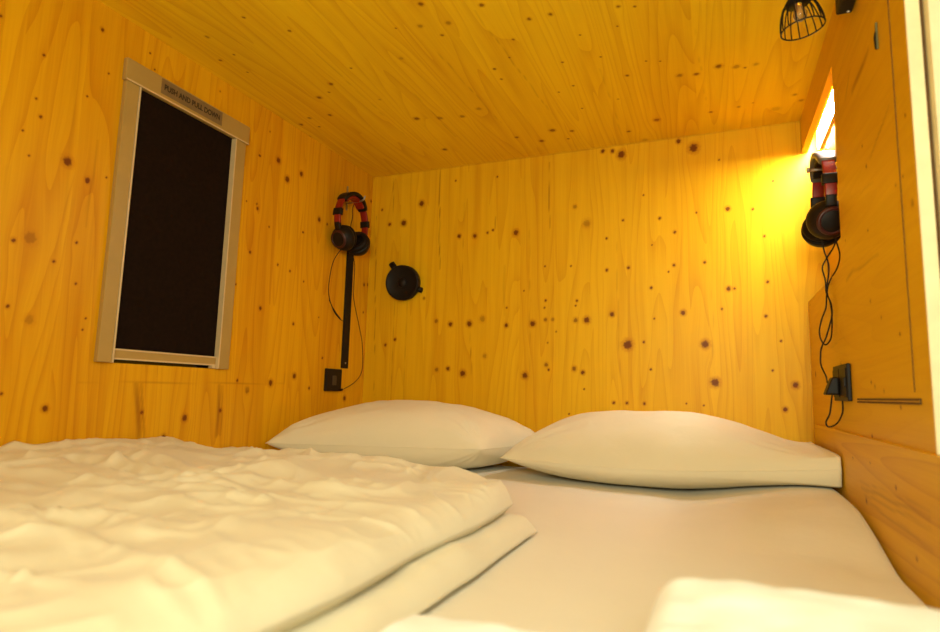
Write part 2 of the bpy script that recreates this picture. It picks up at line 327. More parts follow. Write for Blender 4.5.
# ---- left wall (u = y, v = z), with the window hole
smL = [(-.951,.228,-.932,.10,.006,.6), (-.938,.228,-.920,.10,.0026,.5), (-.708,.228,-.706,.10,.005,.6), (-.697,.228,-.694,.10,.0024,.45),
       (-1.081,.229,-.455,.239,.0016,.6), (-.455,.239,-.455,.30,.0009,.25), (-1.26,.62,-1.25,.22,.006,.12), (-1.16,.95,-1.15,.55,.003,.12),
       (-1.10,.74,-1.105,.55,.0022,.3), (-1.30,1.0,-1.31,.6,.004,.12), (-.02,.99,-.02,.2,.0012,.25), (-.09,.9,-.09,.3,.001,.18), (-.36,1.0,-.36,.3,.001,.16)]
wall_grid('wall_left', M_left, (0,0,0), (0,1,0), (0,0,1), rng(YF, .02, .004, -1.024, -.727), rng(FLOOR, H+.03, .004, .272, .93),
          hole=(-1.024, -.727, .272, .93), knots=KL + rnd_knots(60, YF, -1.35, -.1, 1.04), lines=smL, thick=.03, out=-1)
# ---- ceiling (u = x, v = y), boards run along the bed
crC = [(.62,-.30,.60,-.75,.0013,.3), (.78,-.30,.745,-.82,.0013,.28), (.45,-.25,.455,-.60,.0014,.3), (.95,-.05,.955,-.5,.001,.2),
       (1.20,-.2,1.18,-.6,.001,.18), (.30,-.3,.32,-.8,.001,.2)]
wall_grid('ceiling', M_ceil, (0,0,H), (1,0,0), (0,1,0), rng(-.03, 1.54, .004), rng(YF, .02, .004),
          knots=[(a, b_, r*1.3, t*.8) for a, b_, r, t in KC] + rnd_knots(70, 0, 1.45, YF, -1.1), lines=crC, thick=.02, out=1)
# ---- right wall panel with the niche hole (u = y, v = z), grain runs along the bed
smR = [(-.687,.797,-.815,.806,.0055,.6), (-.626,.812,-.681,.844,.003,.45), (-.785,.629,-.911,.665,.0025,.45), (-.545,.47,-.62,.476,.004,.4), (-.60,.474,-.80,.465,.003,.35),
       (-.70,.60,-.80,.585,.002,.2), (-.55,.88,-.70,.90,.002,.2), (-.30,.35,-.50,.36,.0016,.2)]
wall_grid('wall_right', M_right, (W,0,0), (0,1,0), (0,0,1), rng(-1.01, .012, .004, -.515), rng(FLOOR, H+.02, .004, .505, .942),
          hole=(-.515, .02, .505, .942), knots=KR + rnd_knots(8, -1, -.05, .2, .95), lines=smR, grain='u', thick=.016, out=1)
# niche lining: inner board and sill
plank('trim_1', M_right, 1.50, 1.52, -.56, .0, .45, H, 'y', off=.4)
plank('trim_2', M_right, 1.4515, 1.499, -.56, -.002, .491, .505, 'y', off=.1)
plank('trim_3', M_right, 1.467, 1.499, -.575, -.557, .491, H, 'z', off=.7)
# bed rail along the right wall, corner batten
GR = lambda: None
wall_grid('trim_4', M_rail, (1.442,0,0), (0,1,0), (0,0,1), rng(-1.26, -.088, .004), rng(FLOOR, .169, .004),
          knots=[(-.655,.062,6,.8), (-.40,.10,3.5,1), (-.56,.125,3,1), (-.70,.13,2.5,.8), (-.85,.11,4,1), (-.93,.03,4,.8), (-.2,.12,3,.8)],
          lines=[(-.62,.078,-1.0,.092,.0028,.35), (-.64,.068,-1.0,.080,.002,.3), (-.66,.058,-1.0,.055,.0025,.3), (-.61,.088,-1.0,.101,.0015,.25)],
          grain='u', thick=.0078, out=1)
# flat corner board, leaning slightly, from the sill down to the rail
bm = B()
q = [(1.4395,.4925), (1.4495,.4925), (1.4495,FLOOR), (1.392,FLOOR)]
f = [bm.verts.new((x, -.001, z)) for x, z in q] + [bm.verts.new((x, -.012, z)) for x, z in q]
bm.faces.new(f[:4]); bm.faces.new(f[7:3:-1])
for k in range(4): bm.faces.new((f[k], f[(k+1)%4], f[4+(k+1)%4], f[4+k]))
o = obj('trim_5', bm, M_right, bevel=.0006); c = np.array([v.co[:] for v in o.data.vertices])
board_attrs(o.data, c[:,0]+1.3, c[:,2], ()); tag(o, kind='structure')
# hatch outline in the right wall: upright groove and the dark slot below it
bm = B(); box(bm, 1.4492, 1.4502, -.9430, -.9410, .245, H-.002); obj('trim_6', bm, M_dark)['kind'] = 'structure'
bm = B(); box(bm, 1.4484, 1.4505, -.968, -.592, .2285, .2365); s1 = obj('trim_7', bm, M_dark); s1['kind'] = 'structure'
bm = B(); box(bm, 1.4478, 1.4484, -.966, -.594, .2318, .2332); obj('slot_lip', bm, M_right, s1)
# end of the wall board at the entrance, corridor light painted in as pale colour, gap, and the next post
bm = B(); box(bm, W-.0005, 1.4655, -1.0145, -1.0102, .169, H-.001); obj('trim_8', bm, M_litend, bevel=.0012)['kind'] = 'structure'
bm = B(); box(bm, 1.4662, 1.4692, -1.012, -1.0, FLOOR, H-.001); obj('trim_9', bm, M_dark)['kind'] = 'structure'
plank('trim_10', M_litend, 1.470, 1.56, -1.03, -.60, FLOOR, H, 'z')
# floor platform, foot wall, entrance side beyond the frame
bm = B(); box(bm, -.03, 2.6, YF-.02, .0, FLOOR-.03, FLOOR); obj('floor', bm, M_vinyl)['kind'] = 'structure'
wall_grid('wall_front', M_back, (0,YF,0), (1,0,0), (0,0,1), rng(-.03, 1.5, .02), rng(FLOOR, H+.02, .02), knots=(), thick=.02, out=-1)
bm = B(); box(bm, 2.6, 2.63, YF-.02, -1.0, FLOOR-.03, 1.6); obj('wall_corridor', bm, plain('corridor wall', (.7,.66,.58), .7, noise=.05))['kind'] = 'structure'

# ------------------------------------------------------------------ window and its blind
wn = empty('window_1', (0, -.876, .272)); tag(wn, kind='structure')
def wbox(name, mat, parent, base, *a, bevel=0):
    bm = B(); x0, x1, y0, y1, z0, z1 = a
    box(bm, x0-base[0], x1-base[0], y0-base[1], y1-base[1], z0-base[2], z1-base[2]); return obj(name, bm, mat, parent, bevel=bevel)
b0 = (0, -.876, .272)
wbox('pane', M_glass, wn, b0, -.030, -.026, -1.024, -.727, .272, .93)
bl = empty('roller_blind', b0); tag(bl, 'black roller blind pulled down in a beige metal frame on the left wall', 'blind')
wbox('side_rail', M_alu, bl, b0, .0003, .012, -1.058, -1.026, .272, .8975, bevel=.0012)
wbox('side_rail', M_alu, bl, b0, .0003, .012, -.729, -.694, .272, .8975, bevel=.0012)
for yy in (-1.0255, -.7325): wbox('rail_edge', M_bright, bl, b0, -.010, .0135, yy, yy+.0035, .272, .8975)
wbox('blackout_fabric', M_blind, bl, b0, -.004, -.002, -1.022, -.7325, .30, .905)
cs = wbox('cassette', M_alu, bl, b0, .0003, .013, -1.062, -.684, .898, .950, bevel=.002)
wbox('cassette_lip', M_bright, cs, (0,0,0), .0125, .0145, -1.060, -.686, .8985, .9015).location = (0, .876, -.272)
wbox('bottom_bar', M_alu, bl, b0, -.006, .004, -1.022, -.733, .281, .303)
for z in (.2795, .2995): wbox('bar_edge', M_bright, bl, b0, -.006, .0055, -1.022, -.733, z, z+.0035)
wbox('catch', M_bright, bl, b0, -.006, .007, -.745, -.735, .273, .281)
sg = wbox('sign', M_sign, bl, b0, .0132, .0137, -.973, -.786, .909, .946)
sg['label'] = 'tan tape sign reading PUSH AND PULL DOWN'
cu = bpy.data.curves.new('lettering', 'FONT'); cu.body = 'PUSH AND PULL DOWN'; cu.size = .0205; cu.extrude = .0001
cu.align_x = 'CENTER'; cu.align_y = 'CENTER'; cu.offset = .0007
to = bpy.data.objects.new('lettering', cu); C.objects.link(to)
bpy.context.view_layer.update()
tm = bpy.data.meshes.new_from_object(to.evaluated_get(bpy.context.evaluated_depsgraph_get()))
bpy.data.objects.remove(to)
xs = [v.co.x for v in tm.vertices]; sc = .170 / (max(xs)-min(xs))
tm.transform(Matrix.Diagonal((sc, 1.25*sc if sc < 1 else sc, 1, 1)))
tm.transform(frame((.01385, -.8795+.876, .927-.272), (0,1,0), (0,0,1), (1,0,0)))
link('lettering', tm, M_ink, sg)

# ------------------------------------------------------------------ bedding
def grid_mesh(name, X, Y, Z, mat, parent=None, closed_u=False):
    nu, nv = X.shape
    i, j = np.meshgrid(np.arange(nu if closed_u else nu-1), np.arange(nv-1), indexing='ij')
    i2 = (i+1) % nu
    q = np.stack([i*nv+j, i2*nv+j, i2*nv+j+1, i*nv+j+1], -1).reshape(-1, 4)
    me = bpy.data.meshes.new(name)
    me.from_pydata(np.stack([X, Y, Z], -1).reshape(-1, 3).tolist(), [], q.tolist())
    return link(name, me, mat, parent, smooth=True)

# mattress: a rounded slab under a fitted sheet; the sheet dips a little at the head
mx0, mx1, my0, my1 = .002, 1.440, YF+.01, -.014
ux = np.linspace(mx0, mx1, 150); vy = np.linspace(my0, my1, 180)
Xg, Yg = np.meshgrid(ux, vy, indexing='ij')
dx = np.minimum(Xg-mx0, mx1-Xg); dy = np.minimum(Yg-my0, my1-Yg); r = .035
rd = np.sqrt(np.clip(1-np.clip(1-dx/r, 0, 1)**2, 0, 1))*np.sqrt(np.clip(1-np.clip(1-dy/r, 0, 1)**2, 0, 1))
def rise(X, Y):
    k = np.clip((X-1.10)/.30, 0, 1); k = k*k*(3-2*k)
    j = np.clip((Y+.93)/.30, 0, 1); j = j*j*(3-2*j)
    return .048*k*j
r = .02
rd = np.sqrt(np.clip(1-np.clip(1-dx/r, 0, 1)**2, 0, 1))*np.sqrt(np.clip(1-np.clip(1-dy/r, 0, 1)**2, 0, 1))
Zt = rise(Xg, Yg) + .0035*fbm(Xg*2.2, Yg*2.2, 5, 2) + .0012*fbm(Xg*9, Yg*4, 9, 3)*np.clip(1-Yg*0, 0, 1) - r*(1-rd) - .004
sk = np.clip((Xg-1.25)/.17, 0, 1)
Zt += .0016*np.sin(Yg*38+Xg*9)*sk*np.clip((dx-.01)/.05, 0, 1)
top = np.stack([Xg, Yg, Zt], -1)
nu, nv = Xg.shape; verts = top.reshape(-1, 3).tolist(); faces = []
for i in range(nu-1):
    for j in range(nv-1): faces.append((i*nv+j, (i+1)*nv+j, (i+1)*nv+j+1, i*nv+j+1))
loop = [i*nv for i in range(nu)] + [(nu-1)*nv+j for j in range(1, nv)] + [i*nv+nv-1 for i in range(nu-2, -1, -1)] + [j for j in range(nv-2, 0, -1)]
base = len(verts)
for k in loop: verts.append([verts[k][0], verts[k][1], FLOOR+.001])
n = len(loop)
for k in range(n): faces.append((loop[k], base+k, base+(k+1)%n, loop[(k+1)%n]))
faces.append([base+k for k in range(n)][::-1])
me = bpy.data.meshes.new('mattress'); me.from_pydata(verts, [], faces)
mt = link('mattress', me, M_sheet, smooth=True)
tag(mt, 'wide mattress under a smooth white fitted sheet', 'mattress')

def pillow(name, corners, zc, T, Bt, seed, end=0., n=110, wr=1., pw=.55, tilt=0.):
    """corners FL, FR, BR, BL (x, y); zc seam height; T, Bt fullness above and below the seam; end: open hem height at the +u side"""
    u = np.linspace(-1, 1, n); U, V = np.meshgrid(u, u, indexing='ij')
    FL, FR, BR, BL = [np.array(c) for c in corners]
    # hollow sides between the corners
    Uw = U*(1 - .035*(1-V**2)*np.abs(U)**3); Vw = V*(1 - .05*(1-U**2)*np.abs(V)**3 + .0*V)
    a = (Uw+1)/2; b_ = (Vw+1)/2
    P = ((1-a)*(1-b_))[..., None]*FL + (a*(1-b_))[..., None]*FR + (a*b_)[..., None]*BR + ((1-a)*b_)[..., None]*BL
    eu = 1-np.abs(U)**2.6; ev = 1-np.abs(V)**2.4
    prof = (np.clip(eu, 0, 1)*np.clip(ev, 0, 1))**pw
    if end:                                    # keeps height at the hem
        k = np.clip((U-.10)/.90, 0, 1)**1.7
        profb = prof*(1-k) + k*np.clip(ev, 0, 1)**.10*.78
        prof = prof*(1-k) + k*np.clip(ev, 0, 1)**.10*.24
    if not end: profb = prof
    edge = np.clip(prof*3, 0, 1)
    # wrinkles fan out of the corners
    w = 0
    for cu_, cv_ in ((-1,-1), (1,-1), (1,1), (-1,1)):
        du, dv = U-cu_, V-cv_; ang = np.arctan2(dv, du); rr = np.hypot(du, dv)
        w = w + .006*np.sin(ang*19+seed+cu_*3)*np.exp(-(rr/.42)**2)*np.clip(rr*5, 0, 1)
    w = w + .0045*fbm(U*2.2+V, V*2.2, seed, 3) + .0022*ridged(U*4+seed, V*3-U*2, seed+2)
    w = w*edge*wr
    if end: w = w*(1-.85*np.clip((U-.55)/.35, 0, 1))
    zc = zc + tilt*np.clip((U+.2)/1.2, 0, 1)**1.5
    zt = zc + T*prof + w
    zb = zc - Bt*profb + .3*w
    zb = np.maximum(zb, .0035 + .002*prof + rise(P[..., 0], P[..., 1]))
    zt = np.maximum(zt, zb + .0005)
    out = []
    me = bpy.data.meshes.new(name); N2 = n*n
    vt = np.stack([P[..., 0], P[..., 1], zt], -1).reshape(-1, 3); vb = np.stack([P[..., 0], P[..., 1], zb], -1).reshape(-1, 3)
    fs = []
    for i in range(n-1):
        for j in range(n-1):
            q = (i*n+j, (i+1)*n+j, (i+1)*n+j+1, i*n+j+1); fs.append(q); fs.append(tuple(N2+k for k in q[::-1]))
    lp = [i*n for i in range(n)] + [(n-1)*n+j for j in range(1, n)] + [i*n+n-1 for i in range(n-2, -1, -1)] + [j for j in range(n-2, 0, -1)]
    m_ = len(lp)
    for k in range(m_): fs.append((lp[k], lp[(k+1)%m_], N2+lp[(k+1)%m_], N2+lp[k])[::-1])
    me.from_pydata(np.vstack([vt, vb]).tolist(), [], fs)
    o = link(name, me, M_case, smooth=True)
    # piped seam round the middle
    sm = B(); pts = [Vector(((vt[k]+vb[k])/2).tolist()) for k in lp[::3]]
    tube(sm, pts, .0011, 6, closed=True); obj('seam', sm, M_case, o, smooth=True)
    return o

pR = pillow('pillow', ((.650,-.335), (1.438,-.466), (1.438,-.035), (.70,-.03)), .052, .136, .060, 2.0, end=1, tilt=.040)
tag(pR, 'white pillow on the bare fitted sheet, beside the right wall', 'pillow', 'pillows at the head of the bed')
pL = pillow('pillow', ((.035,-.56), (.60,-.345), (.70,-.03), (.03,-.03)), .072, .122, .080, 5.3, pw=.47)
tag(pL, 'white pillow in the far left corner, partly behind the crumpled duvet', 'pillow', 'pillows at the head of the bed')

# folded duvet: two layers, each a slab with a rounded fold along the right and the far edge
radR = lambda Y: np.interp(-Y, [.9, 1.05, 1.45], [.018, .035, .075])
def slab(x_right, y_far, z0, z1, rad, radF, lip, amp, nx=260, ny=300, wob=.006):
    s = np.linspace(0, 1, nx); t = np.linspace(0, 1, ny)
    s = 1-(1-s)**1.5; t = 1-(1-t)**1.6
    S, T_ = np.meshgrid(s, t, indexing='ij')
    y1 = YF+.02; 
    Yf = y_far(S); Y = y1 + (Yf-y1)*T_
    X = .004 + (x_right(Y)-.004)*S
    dR = (x_right(Y)-X); dF = (Yf-Y)
    pr_ = lambda d, q: np.sqrt(np.clip(1-np.clip(1-d/q, 0, 1)**2, 0, 1))
    if callable(rad): rad = rad(Y)
    e = pr_(dR, rad)**1.2*pr_(dF, radF)
    hz = z1(X, Y)-z0
    w = amp(X, Y)
    Zt = z0 + hz*(lip+(1-lip)*e) + w*np.clip(e*1.2, 0, 1)
    return X, Y, Zt, z0

def solid_sheet(name, X, Y, Z, z0, mat, parent=None, inset=0.):
    nu, nv = X.shape; N2 = nu*nv
    i, j = np.meshgrid(np.arange(nu-1), np.arange(nv-1), indexing='ij')
    q = np.stack([i*nv+j, (i+1)*nv+j, (i+1)*nv+j+1, i*nv+j+1], -1).reshape(-1, 4).tolist()
    vt = np.stack([X, Y, Z], -1).reshape(-1, 3)
    lp = [k*nv for k in range(nu)] + [(nu-1)*nv+k for k in range(1, nv)] + [k*nv+nv-1 for k in range(nu-2, -1, -1)] + [k for k in range(nv-2, 0, -1)]
    vb = vt[lp].copy(); vb[:, 2] = z0; n = len(lp); vb[:, 0] = np.where(vb[:, 0] > X.max()*.9, vb[:, 0]-inset, vb[:, 0])
    q += [(lp[k], N2+k, N2+(k+1)%n, lp[(k+1)%n]) for k in range(n)] + [[N2+k for k in range(n)][::-1]]
    me = bpy.data.meshes.new(name); me.from_pydata(np.vstack([vt, vb]).tolist(), [], q)
    return link(name, me, mat, parent, smooth=True)

def yfar_top(S):
    x = S*.9
    return np.interp(x, [0, .15, .33, .5, .65, .8, .9], [-.60, -.70, -.79, -.835, -.86, -.895, -.955]) + .010*fbm(x*14, x*0, 4, 2)
xr_top = lambda Y: .893 + .006*fbm(Y*6, Y*0, 8, 2)
def top_h(X, Y):
    return .086 - .045*np.clip((Y+.93)/.35, 0, 1)*np.clip(1-X/.6, 0, 1) + .022*np.exp(-(X/.28)**2)*np.exp(-((Y+1.12)/.32)**2) + .006*np.exp(-((X-.42)/.3)**2) + .008*np.clip((-Y-1.3)/.6, 0, 1)
def top_w(X, Y):
    # creases: broad folds across the bed, sharper ridges riding on them
    qx = X + .05*fbm(X*5, Y*5, 31, 2); qy = Y + .05*fbm(X*4, Y*4, 37, 2)
    a = .0085*fbm(qx*3.0+qy*2.0, qy*5.5, 11, 3)
    b_ = .0125*(ridged(qx*4.2-qy*1.2, qy*10, 13, 2.5)-.45)
    c = .0095*(ridged(qx*11+qy*4, qy*14-qx*4, 17, 3)-.4)
    d = .0045*(ridged(qx*24, qy*30+qx*9, 19, 2)-.4)
    smooth = .40 + .60*np.clip((.84-X)/.16, 0, 1)
    far = .75 + .40*np.clip((-Y-1.15)/.3, 0, 1) + .35*np.exp(-((Y+.95)/.3)**2)
    ridge = .014*np.exp(-((Y+1.21+.05*(X-.3)+.012*np.sin(X*17))/.016)**2)*np.exp(-((X-.28)/.30)**2)
    return (a+b_+c+d)*smooth*far + ridge
Xt, Yt, Zt, z0 = slab(xr_top, yfar_top, .030, top_h, radR, .018, .34, top_w)
du = solid_sheet('duvet', Xt, Yt, Zt, .0285, M_duv, inset=.020)
tag(du, 'crumpled white duvet folded in two over the left half of the bed', 'duvet')
xr_low = lambda Y: .922 + .010*(Y+1.2) + .004*fbm(Y*9, Y*0, 21, 2)
def yfar_low(S):
    x = S*.93
    return -.925 - .0*x + .0*S + .05*np.clip((x-.8)/.13, 0, 1)*0 + .006*fbm(x*10, x*0, 24, 2)
Xl, Yl, Zl, _ = slab(xr_low, yfar_low, .0015, lambda X, Y: .034+0*X, .030, .016, .08, lambda X, Y: .004*fbm(X*9, Y*7, 41, 3)+.003*(ridged(X*14, Y*9, 43)-.4), nx=160, ny=200)
Zl = np.minimum(Zl, np.where(Xl < .85, .030, 9.))
solid_sheet('lower_layer', Xl, Yl, Zl, .0005, M_duv, du, inset=.008)

# folded towels close to the camera
def towel(name, x0, x1, y0, y1, z0, h, rad, seed, layers=0):
    nx, ny = 90, 70
    X, Y = np.meshgrid(np.linspace(x0, x1, nx), np.linspace(y0, y1, ny), indexing='ij')
    d = np.minimum(np.minimum(X-x0, x1-X), np.minimum(Y-y0, y1-Y))
    dd = np.minimum(X-x0, x1-X); de = np.minimum(Y-y0, y1-Y)
    p = lambda q: np.sqrt(np.clip(1-np.clip(1-q/rad, 0, 1)**2, 0, 1))
    e = p(dd)*p(de)
    Z = z0 + .004 + (h-.004)*e + (.004*fbm(X*14, Y*14, seed, 3))*e
    return solid_sheet(name, X, Y, Z, z0+.001, M_towel)
t1 = towel('towel', 1.148, 1.428, -1.70, -1.418, .0, .105, .030, 3)
tag(t1, 'thick folded white towel on the sheet at the bottom right corner', 'towel')
t2 = towel('towel', .965, 1.140, -1.70, -1.445, .006, .049, .014, 8)
tag(t2, 'flat folded white towel at the bottom edge, lying against the duvet fold', 'towel')

# ------------------------------------------------------------------ headphones
def arc(a0, a1, ry, rz, n=24):
    return [(ry*math.cos(math.radians(a0+(a1-a0)*k/n)), rz*math.sin(math.radians(a0+(a1-a0)*k/n))) for k in range(n+1)]
def strap(bm, path, wx, th, rnd=.35, xo=0.):
    """sweep a rounded bar: path in (y, z), width wx along X, thickness th across the path"""
    N_ = len(path); rings = []; m = 16
    for i, (y, z) in enumerate(path):
        a = path[max(0, i-1)]; b_ = path[min(N_-1, i+1)]
        ty, tz = b_[0]-a[0], b_[1]-a[1]; l = math.hypot(ty, tz); ny, nz = tz/l, -ty/l
        w_ = wx(i/(N_-1)) if callable(wx) else wx; h_ = th(i/(N_-1)) if callable(th) else th
        rg = []
        for k in range(m):
            c, s = math.cos(2*PI*k/m), math.sin(2*PI*k/m)
            c = math.copysign(abs(c)**rnd, c); s = math.copysign(abs(s)**rnd, s)
            rg.append(bm.verts.new((xo + c*w_/2, y + ny*s*h_/2, z + nz*s*h_/2)))
        rings.append(rg)
    for A, Bq in zip(rings, rings[1:]):
        for k in range(m): bm.faces.new((A[k], A[(k+1)%m], Bq[(k+1)%m], Bq[k]))
    bm.faces.new(rings[0][::-1]); bm.faces.new(rings[-1]); return bm

def headphones(loc, rz, label, group, cables, plug=None):
    t = empty('headphones', loc, rz); tag(t, label, 'headphones', group)
    ry, rz_ = .084, .099
    s = strap(B(), arc(38, 142, ry, rz_), lambda t_: .032+.016*math.sin(PI*t_)**.6, .014); obj('headband', s, M_grey if plug else M_black, t, True)
    s = strap(B(), arc(48, 132, ry-.011, rz_-.011), .030, .012); obj('headband_pad', s, M_red if not plug else M_black, t, True)
    for sg_ in (1, -1):
        A = lambda a0, a1, r_=0, n=10: [(sg_*y, z) for y, z in arc(a0, a1, ry+r_, rz_+r_, n)]
        obj('band_arm', strap(B(), A(14, 42), .026, .009), M_red, t, True)
        obj('slider_collar', strap(B(), A(2, 15), .034, .015), M_black, t, True)
        obj('yoke', strap(B(), A(-14, 3), .024, .010), M_red, t, True)
        obj('hinge', strap(B(), A(-26, -12), .022, .012), M_black, t, True)
        # ear cup: axis runs inwards and slightly up, the two cups lean together
        ax = Vector((.12, -sg_*.90, .38)).normalized(); xx = ax.cross(Vector((0, 0, 1))).normalized(); yy = ax.cross(xx)
        M = frame((0, sg_*.050, -.069), [1.03*q for q in xx], [1.03*q for q in yy], [1.15*q for q in ax])
        cup = B(); lathe(cup, [(0,-.020), (.022,-.020), (.030,-.017), (.038,-.008), (.043,.004), (.043,.010), (0,.010)], 36, M)
        co = obj('ear_cup', cup, M_black, t, True)
        rg = B(); lathe(rg, [(.023,-.0195), (.024,-.0212), (.029,-.0205), (.031,-.0165)], 36, M, caps=False); obj('accent_ring', rg, M_dred, co, True)
        pd = B(); R_, r_ = .031, .0105
        tube(pd, [M @ Vector((R_*math.cos(2*PI*k/40), R_*math.sin(2*PI*k/40), .018)) for k in range(40)], r_, 12, closed=True)
        obj('ear_cushion', pd, M_pad, co, True)
        ins = B(); lathe(ins, [(0,.010), (.028,.010), (.028,.014), (0,.014)], 30, M); obj('ear_mesh', ins, M_pad, co, True)
    Mi = Matrix.Translation(Vector(loc)) @ Matrix.Rotation(rz, 4, 'Z'); Mi.invert()
    for pts, rr in cables:
        cb = B(); tube(cb, [Mi @ p for p in catmull(pts, 8)], rr, 8); obj('cable', cb, M_black, t, True)
    return t, Mi

# left pair
hl, Mi = headphones((.045, -.214, .804), 0, 'black and red headphones hanging on the left wall above the black strip', 'headphones hung on the pod walls',
    [([(.05,-.262,.708),(.020,-.270,.66),(.012,-.277,.60),(.010,-.275,.545),(.010,-.249,.499),(.011,-.212,.470),(.014,-.19,.462)], .0014),
     ([(.05,-.19,.905),(.020,-.176,.872),(.014,-.166,.840),(.014,-.176,.79),(.016,-.165,.73),(.016,-.14,.67),(.010,-.130,.61),(.010,-.124,.546),(.010,-.084,.460),(.010,-.055,.390),(.010,-.049,.298),(.010,-.091,.254),(.014,-.176,.224)], .0013)])
s = B(); tube(s, catmull([(.010,-.270,.525),(.011,-.249,.499),(.012,-.230,.482),(.014,-.205,.466)], 5), [.0016]*6+[.0032]*8+[.0020]*2, 8)
bmesh.ops.transform(s, matrix=Mi, verts=s.verts); obj('cable_splitter', s, M_black, hl, True)
# right pair, hanging inside the niche
cR1 = [(1.436,-.380,.600),(1.440,-.380,.569),(1.446,-.382,.543),(1.447,-.380,.520),(1.443,-.378,.493),(1.440,-.380,.463),(1.437,-.384,.438),(1.428,-.380,.411),(1.423,-.380,.388),(1.424,-.380,.370),(1.430,-.380,.357),(1.437,-.378,.357),(1.4445,-.380,.370),(1.4445,-.400,.392),(1.4445,-.405,.419),(1.4445,-.395,.447),(1.443,-.372,.474),(1.446,-.392,.497),(1.463,-.384,.528),(1.470,-.380,.556),(1.467,-.380,.579),(1.461,-.380,.600)]
cR2 = [(1.465,-.385,.601),(1.459,-.382,.578),(1.442,-.388,.549),(1.434,-.385,.529),(1.438,-.388,.501),(1.439,-.386,.473),(1.4445,-.400,.446),(1.4445,-.408,.419),(1.4415,-.389,.397),(1.434,-.385,.370),(1.425,-.385,.350),(1.422,-.385,.332),(1.422,-.385,.309),(1.428,-.400,.285),(1.425,-.432,.270)]
cR3 = [(1.432,-.440,.245),(1.426,-.440,.205),(1.418,-.440,.186),(1.423,-.440,.176),(1.437,-.445,.184),(1.4445,-.462,.204),(1.4445,-.475,.223),(1.4435,-.470,.244)]
hr, Mi = headphones((1.448, -.366, .700), PI, 'black and red headphones with a grey headband hanging in the lit niche', 'headphones hung on the pod walls', [(cR1, .0016), (cR2, .0016), (cR3, .0016)], plug=True)
s = B(); box(s, 1.414, 1.4405, -.476, -.440, .243, .280)
for v in s.verts:
    if v.co.x < 1.42 and v.co.z > .26: v.co.x += .014
bmesh.ops.transform(s, matrix=Mi, verts=s.verts); pg = obj('plug', s, M_black, hr, bevel=.004, seg=3)

# hooks that carry them
hk = empty('wall_hook', (0, -.187, .87)); tag(hk, 'small steel hook on the left wall holding the headphones', 'hook', 'headphone hooks')
s = B(); box(s, .0003, .003, -.0045, .0045, -.01, .079); obj('back_plate', s, M_steel, hk, bevel=.001)
s = B(); tube(s, catmull([(.003,-.004,.012),(.03,-.006,.0145),(.062,-.006,.016),(.076,-.006,.022),(.080,-.006,.033)], 6), .0032, 10); obj('arm', s, M_steel, hk, True)
hk2 = empty('wall_hook', (1.4995, -.352, .765)); tag(hk2, 'steel peg hook inside the niche holding the headphones', 'hook', 'headphone hooks')
s = B(); lathe(s, [(0,0), (.011,0), (.011,.003), (0,.003)], 24, frame((0,0,0), (0,1,0), (0,0,1), (-1,0,0))); obj('back_plate', s, M_steel, hk2)
s = B(); tube(s, [(-.003,0,.006),(-.03,-.001,.0065),(-.062,-.001,.0075),(-.078,-.001,.008)], .0034, 10); obj('arm', s, M_steel, hk2, True)
s = B(); lathe(s, [(0,0), (.0055,0), (.0065,.002), (.0065,.005), (0,.006)], 20, frame((-.078,-.001,.008), (0,1,0), (0,0,1), (-1,0,0))); obj('arm_tip', s, M_steel, hk2)
# coat hook near the entrance
ch = empty('coat_hook', (W, -.878, .772)); tag(ch, 'small dull metal hook high on the right wall near the entrance', 'hook')
s = B(); box(s, -.003, -.0003, -.0022, .0022, .0, .044); obj('back_plate', s, plain('tarnished steel', (.14,.13,.05), .6, noise=.3), ch, bevel=.001)
s = B(); tube(s, catmull([(-.002,0,.030),(-.004,0,.020),(-.004,0,.010),(-.003,0,.001)], 5), .0018, 8); obj('hook', s, M_blackm, ch, True)

# black strip screwed to the left wall
st = empty('metal_strip', (0, -.152, .300)); tag(st, 'long black metal strip screwed upright to the left wall below the headphones', 'strip')
s = B(); box(s, .0003, .007, -.0185, .0185, 0, .428); obj('strip_body', s, M_blackm, st, bevel=.0012)
for z in (.018, .412):
    s = B(); lathe(s, [(0,0), (.0035,0), (.003,.0013), (0,.0018)], 16, frame((.007,0,z), (0,1,0), (0,0,1), (1,0,0))); obj('screw', s, M_steel, st)

# sockets
so = empty('wall_socket', (0, -.2165, .220)); tag(so, 'small black wall socket on the left wall below the strip', 'socket')
s = B(); box(s, .0003, .010, -.0435, .0435, 0, .075); obj('face_plate', s, M_black, so, bevel=.002)
s = B(); box(s, .0095, .0115, -.012, .012, .020, .052); obj('insert', s, plain('dark grey insert', (.05,.035,.02), .5), so, bevel=.001)
s = B(); box(s, .0105, .019, .030, .042, .001, .010); obj('jack', s, M_black, so, bevel=.002)
so = empty('wall_socket', (W, -.472, .231)); tag(so, 'black double wall socket on the right wall with a plug in it', 'socket')
s = B(); box(s, -.008, -.0003, -.073, .073, 0, .074); obj('face_plate', s, M_black, so, bevel=.0018)
for k in (-1, 1):
    s = B(); box(s, -.0098, -.0075, -.033+k*.036, .033+k*.036, .008, .066); obj('socket_insert', s, M_blackm, so, bevel=.0015)
s = B(); box(s, -.013, -.009, -.068, -.060, .028, .046); obj('switch', s, M_black, so, bevel=.001)

